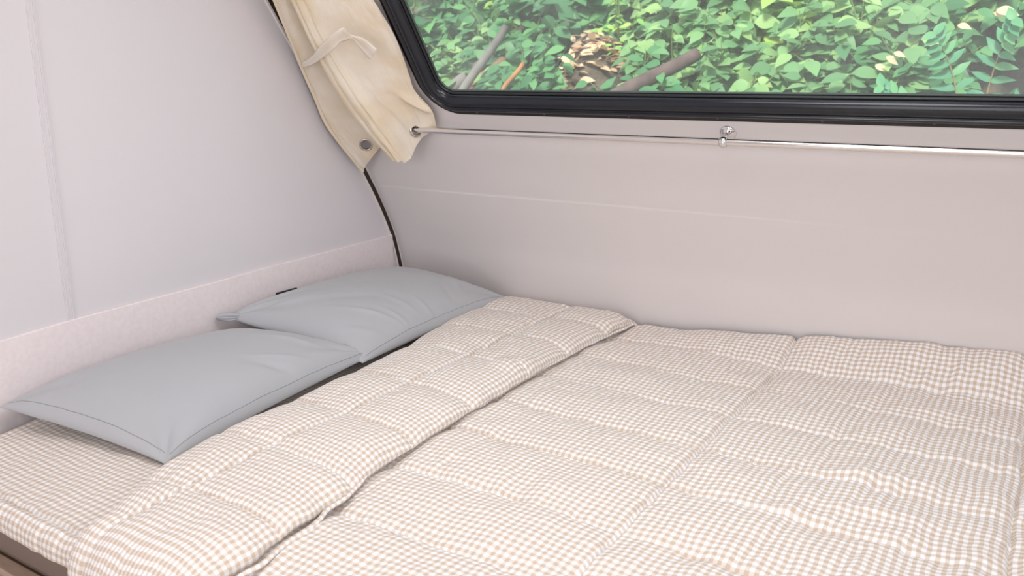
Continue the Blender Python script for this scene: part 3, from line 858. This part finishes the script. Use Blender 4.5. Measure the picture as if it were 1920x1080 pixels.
def shrub(label, loc, rad, nst, lsize, mat, seed, lw=.95, name='leafy_shrub', group='shrubs on the bank'):
    rg = np.random.default_rng(seed)
    loc = np.array([loc[0], loc[1], float(bank_z(loc[0], loc[1])) - .03])
    t = thing(name, label, 'shrub', tuple(loc), group)
    V, F = [], []
    SV, SF = [], []
    for s_ in range(nst):
        a = rg.uniform(0, 2 * math.pi); rr = rad * math.sqrt(rg.uniform(.05, 1))
        tip = loc + np.array([rr * math.cos(a), rr * math.sin(a) * .6 - .10, rg.uniform(.16, .46) + .95 * rr * math.sin(a) * .6])
        b = loc + np.array([rr * .3 * math.cos(a), rr * .2 * math.sin(a), .0])
        mid = (b + tip) / 2 + np.array([rg.normal(0, .03), -.03, .08])
        path = cr(np.array([b, mid, tip]), np.linspace(0, 2, 8))
        k = len(SV); tv = tube_pts(path, np.linspace(.004, .0015, 8), 5).reshape(-1, 3)
        SV += tv.tolist(); SF += (grid_faces(8, 5, close_v=True) + k).tolist()
        nl = rg.integers(7, 11)
        for q in range(nl):
            f_ = .35 + .65 * q / (nl - 1)
            p = path[min(int(f_ * 7), 7)]
            az = rg.uniform(0, 2 * math.pi)
            d = np.array([math.cos(az), math.sin(az) * .8 - .25, rg.uniform(-.6, .25)])
            nrm = np.array([rg.normal(0, .35), -.75 + rg.normal(0, .3), .8])
            L = lsize * rg.uniform(.65, 1.2)
            leaf_geo(p + d * .01, d, nrm, L, L * lw * rg.uniform(.75, 1.0), rg.uniform(.05, .35), V, F)
    mesh_obj('foliage', V, F, mat, t)
    mesh_obj('stems', SV, SF, M_stem, t)
    return t

shr = [
 ('dim broad-leaved shrub at the upper left of the window view', (-1.55, 4.75), .36, 26, .10, M_leaf_d),
 ('low broad-leaved shrub by the bottom left corner of the glass', (-1.05, 4.05), .30, 24, .085, M_leaf),
 ('shrub with big drooping leaves above the leaning grey pole', (-.75, 4.75), .36, 26, .13, M_leaf_d),
 ('leafy shrub left of the sunlit litter, at the bottom of the glass', (-.74, 4.02), .25, 26, .095, M_leaf_d),
 ('shrub of mid-green leaves right of the sunlit litter', (.17, 4.48), .33, 30, .10, M_leaf),
 ('shrub rising behind the right end of the sunlit litter', (-.12, 4.95), .36, 26, .11, M_leaf),
 ('pale leafy shrub above the curtain rod bracket', (.60, 4.10), .32, 34, .095, M_leaf),
 ('bright round-leaved shrub at top centre of the glass', (.62, 4.75), .36, 32, .10, M_leaf_y),
 ('low pale shrub right of the bracket, at the bottom of the glass', (1.02, 3.98), .28, 30, .09, M_leaf),
 ('large-leaved shrub hanging in at the upper right of the glass', (1.12, 4.70), .36, 30, .12, M_leaf),
 ('dark shrub behind the feathery plant at far right', (1.72, 4.62), .34, 26, .11, M_leaf_d),
 ('leafy shrub between the dark bark branch and the bracket', (.25, 3.95), .24, 22, .09, M_leaf),
 ('low dark shrub at the bottom right of the glass', (1.22, 3.98), .24, 24, .08, M_leaf_d),
 ('low shrub whose top leaves show under the reddish brown branch', (-1.12, 3.70), .24, 20, .085, M_leaf),
 ('low shrub whose top leaves show around the orange-brown stick', (-.70, 3.68), .22, 20, .085, M_leaf),
 ('low shrub whose top leaves show under the dark bark branch', (.16, 3.58), .20, 20, .09, M_leaf_d),
 ('low dark-leaved shrub just below the sunlit litter', (-.36, 3.58), .22, 30, .08, M_leaf_d),
 ('low shrub peeping over the glass edge just above the rod bracket', (.58, 3.64), .24, 22, .09, M_leaf),
 ('low shrub peeping over the glass edge left of the feathery plant', (1.10, 3.58), .22, 20, .09, M_leaf),
 ('deep green shrub at top of the glass, left of the sunlit litter', (-.95, 5.15), .42, 34, .12, M_leaf_d),
 ('mid-green shrub at the very top, above the dark bark branch', (.22, 5.15), .42, 34, .12, M_leaf),
 ('deep green shrub at the very top right corner of the glass', (1.45, 5.15), .42, 34, .12, M_leaf_d),
 ('shrub outside the left window edge, half behind the frame', (-2.00, 4.45), .34, 24, .10, M_leaf),
]
for i, (lb, lc, rd, ns, ls, mt_) in enumerate(shr):
    yn = float(np.interp(lc[1], [3.5, 3.7, 4.05, 4.5, 4.8, 5.2], [3.5, 3.68, 3.90, 4.08, 4.22, 4.36]))
    lc = (1.785 + (lc[0] - 1.785) * yn / lc[1], yn)
    shrub(lb, lc, rd * 1.12, int(ns * 1.7), ls * 1.02, mt_, 100 + i)

# bright young sprig among the dark leaves on the left
shrub('small bright yellow-green sprig near the grey pole', (-1.02, 4.25), .09, 7, .075, M_leaf_y, 140, .45, 'young_sprig', None)
shrub('yellow-green sprig beside the top of the sunlit litter', (-.02, 3.90), .10, 8, .05, M_leaf_y, 141, .7, 'young_sprig', None)

# low leaves carpeting the rest of the bank
rgu = np.random.default_rng(9)
V, F = [], []
for k in range(3400):
    x = rgu.uniform(-3.2, 3.6); y = rgu.uniform(3.35, 6.2)
    if (x + .15) ** 2 / .10 + (y - 3.72) ** 2 / .14 < 1: continue
    z = float(bank_z(x, y)) + rgu.uniform(.02, .13)
    az = rgu.uniform(0, 2 * math.pi)
    leaf_geo(np.array([x, y, z]), np.array([math.cos(az), math.sin(az) * .8 - .2, rgu.uniform(-.5, .3)]), np.array([rgu.normal(0, .35), -.75 + rgu.normal(0, .3), .8]), rgu.uniform(.05, .11), rgu.uniform(.05, .09), rgu.uniform(.05, .35), V, F)
und = mesh_obj('undergrowth', V, F, M_leaf_d)
tag(und, 'low dark green leaves carpeting the bank between the shrubs', 'undergrowth', kind='stuff')

# feathery plant on the right
def feathery(label, loc, seed):
    rg = np.random.default_rng(seed)
    loc = np.array([loc[0], loc[1], float(bank_z(loc[0], loc[1])) - .02])
    t = thing('feathery_plant', label, 'plant', tuple(loc))
    for a, ln, up in ((-.9, .42, .32), (-.35, .46, .42), (.25, .46, .44), (.8, .42, .34), (-1.5, .36, .16), (1.3, .34, .2), (-.1, .34, .24), (.5, .36, .28)):
        tip = loc + np.array([math.sin(a) * ln * .85, -.16 - .08 * rg.uniform(), up * 1.75])
        mid = loc + np.array([math.sin(a) * ln * .35, -.06, up * 1.25])
        path = cr(np.array([loc, mid, tip]), np.linspace(0, 2, 14))
        fr_ = tube('frond', path, np.linspace(.0045, .0015, 14), M_stem_b, t, 6)
        tv = tube_pts(path, .0022, 5); V = tv.reshape(-1, 3).tolist(); F = grid_faces(14, 5, close_v=True).tolist()
        for i in range(2, 14):
            tg = path[min(i + 1, 13)] - path[i - 1]; tg /= np.linalg.norm(tg)
            sd = np.cross(tg, [0, -.8, .6]); sd /= np.linalg.norm(sd)
            for sg in (-1, 1):
                d = sd * sg + tg * .55 + np.array([0, 0, -.12])
                leaf_geo(path[i] - d * .003, d, np.array([0, -.8, .6]) + rg.normal(0, .15, 3), .105 * (1.1 - .045 * i) * rg.uniform(.9, 1.1), .042, .25, V, F)
        mesh_obj('leaflets', V, F, M_fern, fr_)
    return t
feathery('blue-green feathery plant at the right edge of the window view', (1.52, 3.50), 5)

def pole(name, label, cat, a, b, r, mat):
    t_ = np.linspace(0, 1, 14)[:, None]
    path = np.array(a) * (1 - t_) + np.array(b) * t_
    path[:, 0] += .006 * np.sin(np.linspace(0, 9, 14))
    o = tube(name, path, np.linspace(r, r * .8, 14), mat, None, 10, loc=tuple(np.array(a)))
    return tag(o, label, cat)
pole('wooden_pole', 'long weathered grey pole leaning across the leaves at left', 'pole', (-0.783, 3.245, 0.868), (-0.507, 3.544, 1.441), .024, M_pole_g)
pole('fallen_log', 'weathered grey log beside the bottom left window corner', 'log', (-0.971, 3.387, 0.976), (-0.697, 3.700, 1.312), .040, M_pole_g)
pole('broken_branch', 'reddish brown branch beside the grey log at lower left', 'branch', (-0.868, 3.340, 0.974), (-0.594, 3.665, 1.286), .034, M_pole_r)
pole('stick', 'thin orange-brown stick standing among leaves at left', 'stick', (-0.418, 3.236, 1.045), (-0.319, 3.398, 1.269), .013, M_pole_o)
pole('bark_branch', 'dark mauve-brown branch lying on the bank near the litter', 'branch', (0.022, 3.231, 1.029), (0.422, 3.630, 1.303), .036, M_pole_d)

# litter of dry leaves, its sunlit look put into the leaf colour
def dry_leaf(x, y, seed, L=.06):
    rg = np.random.default_rng(seed)
    V, F = [], []
    z = float(bank_z(x, y)) + .03
    leaf_geo(np.array([x, y, z]), np.array([rg.normal(), rg.normal() * .5, .2]), np.array([rg.normal(0, .6), -.6 + rg.normal(0, .4), .8]), L, L * rg.uniform(.5, .8), rg.uniform(.1, .6), V, F)
    return V, F
rg = np.random.default_rng(77)
V, F = [], []
for k in range(130):
    t_ = rg.uniform()
    x = -.24 + .22 * t_ + rg.normal(0, .03); y = 3.66 + .17 * t_ + rg.normal(0, .03)
    v, f = dry_leaf(x, y, 1000 + k, rg.uniform(.04, .075))
    kk = len(V); V += v; F += [[a + kk for a in q] for q in f]
lit = mesh_obj('leaf_litter', V, F, M_dry)
tag(lit, 'bright strip of dry tan leaf litter on the bank', 'leaf litter', kind='stuff')
DL = [((1.177, 3.620, 1.248), 0.050, 'tan dry leaf low on the dark soil, left of the feathery plant'),
      ((1.216, 3.620, 1.281), 0.055, 'dry leaf on dark soil, lower of a close pair'),
      ((1.237, 3.620, 1.295), 0.045, 'dry leaf on dark soil, upper of a close pair'),
      ((1.447, 3.620, 1.390), 0.050, 'lone pinkish dry leaf above the feathery plant'),
      ((1.579, 3.620, 1.438), 0.075, 'largest tan dry leaf at the top right of the glass'),
      ((1.555, 3.620, 1.428), 0.045, 'small dry leaf just below the largest one at top right')]
for i, (p, L, lb) in enumerate(DL):
    rgl = np.random.default_rng(300 + i)
    v, f = [], []
    leaf_geo(np.array(p) - np.array([L * .5, 0, 0]), np.array([1.0, rgl.normal() * .3, rgl.normal() * .3]), np.array([0, -.8, .7]), L, L * .8, .3, v, f)
    o = mesh_obj('dry_leaf', v, f, M_dry, loc=p)
    tag(o, lb, 'leaf', 'dry leaves on the bank')
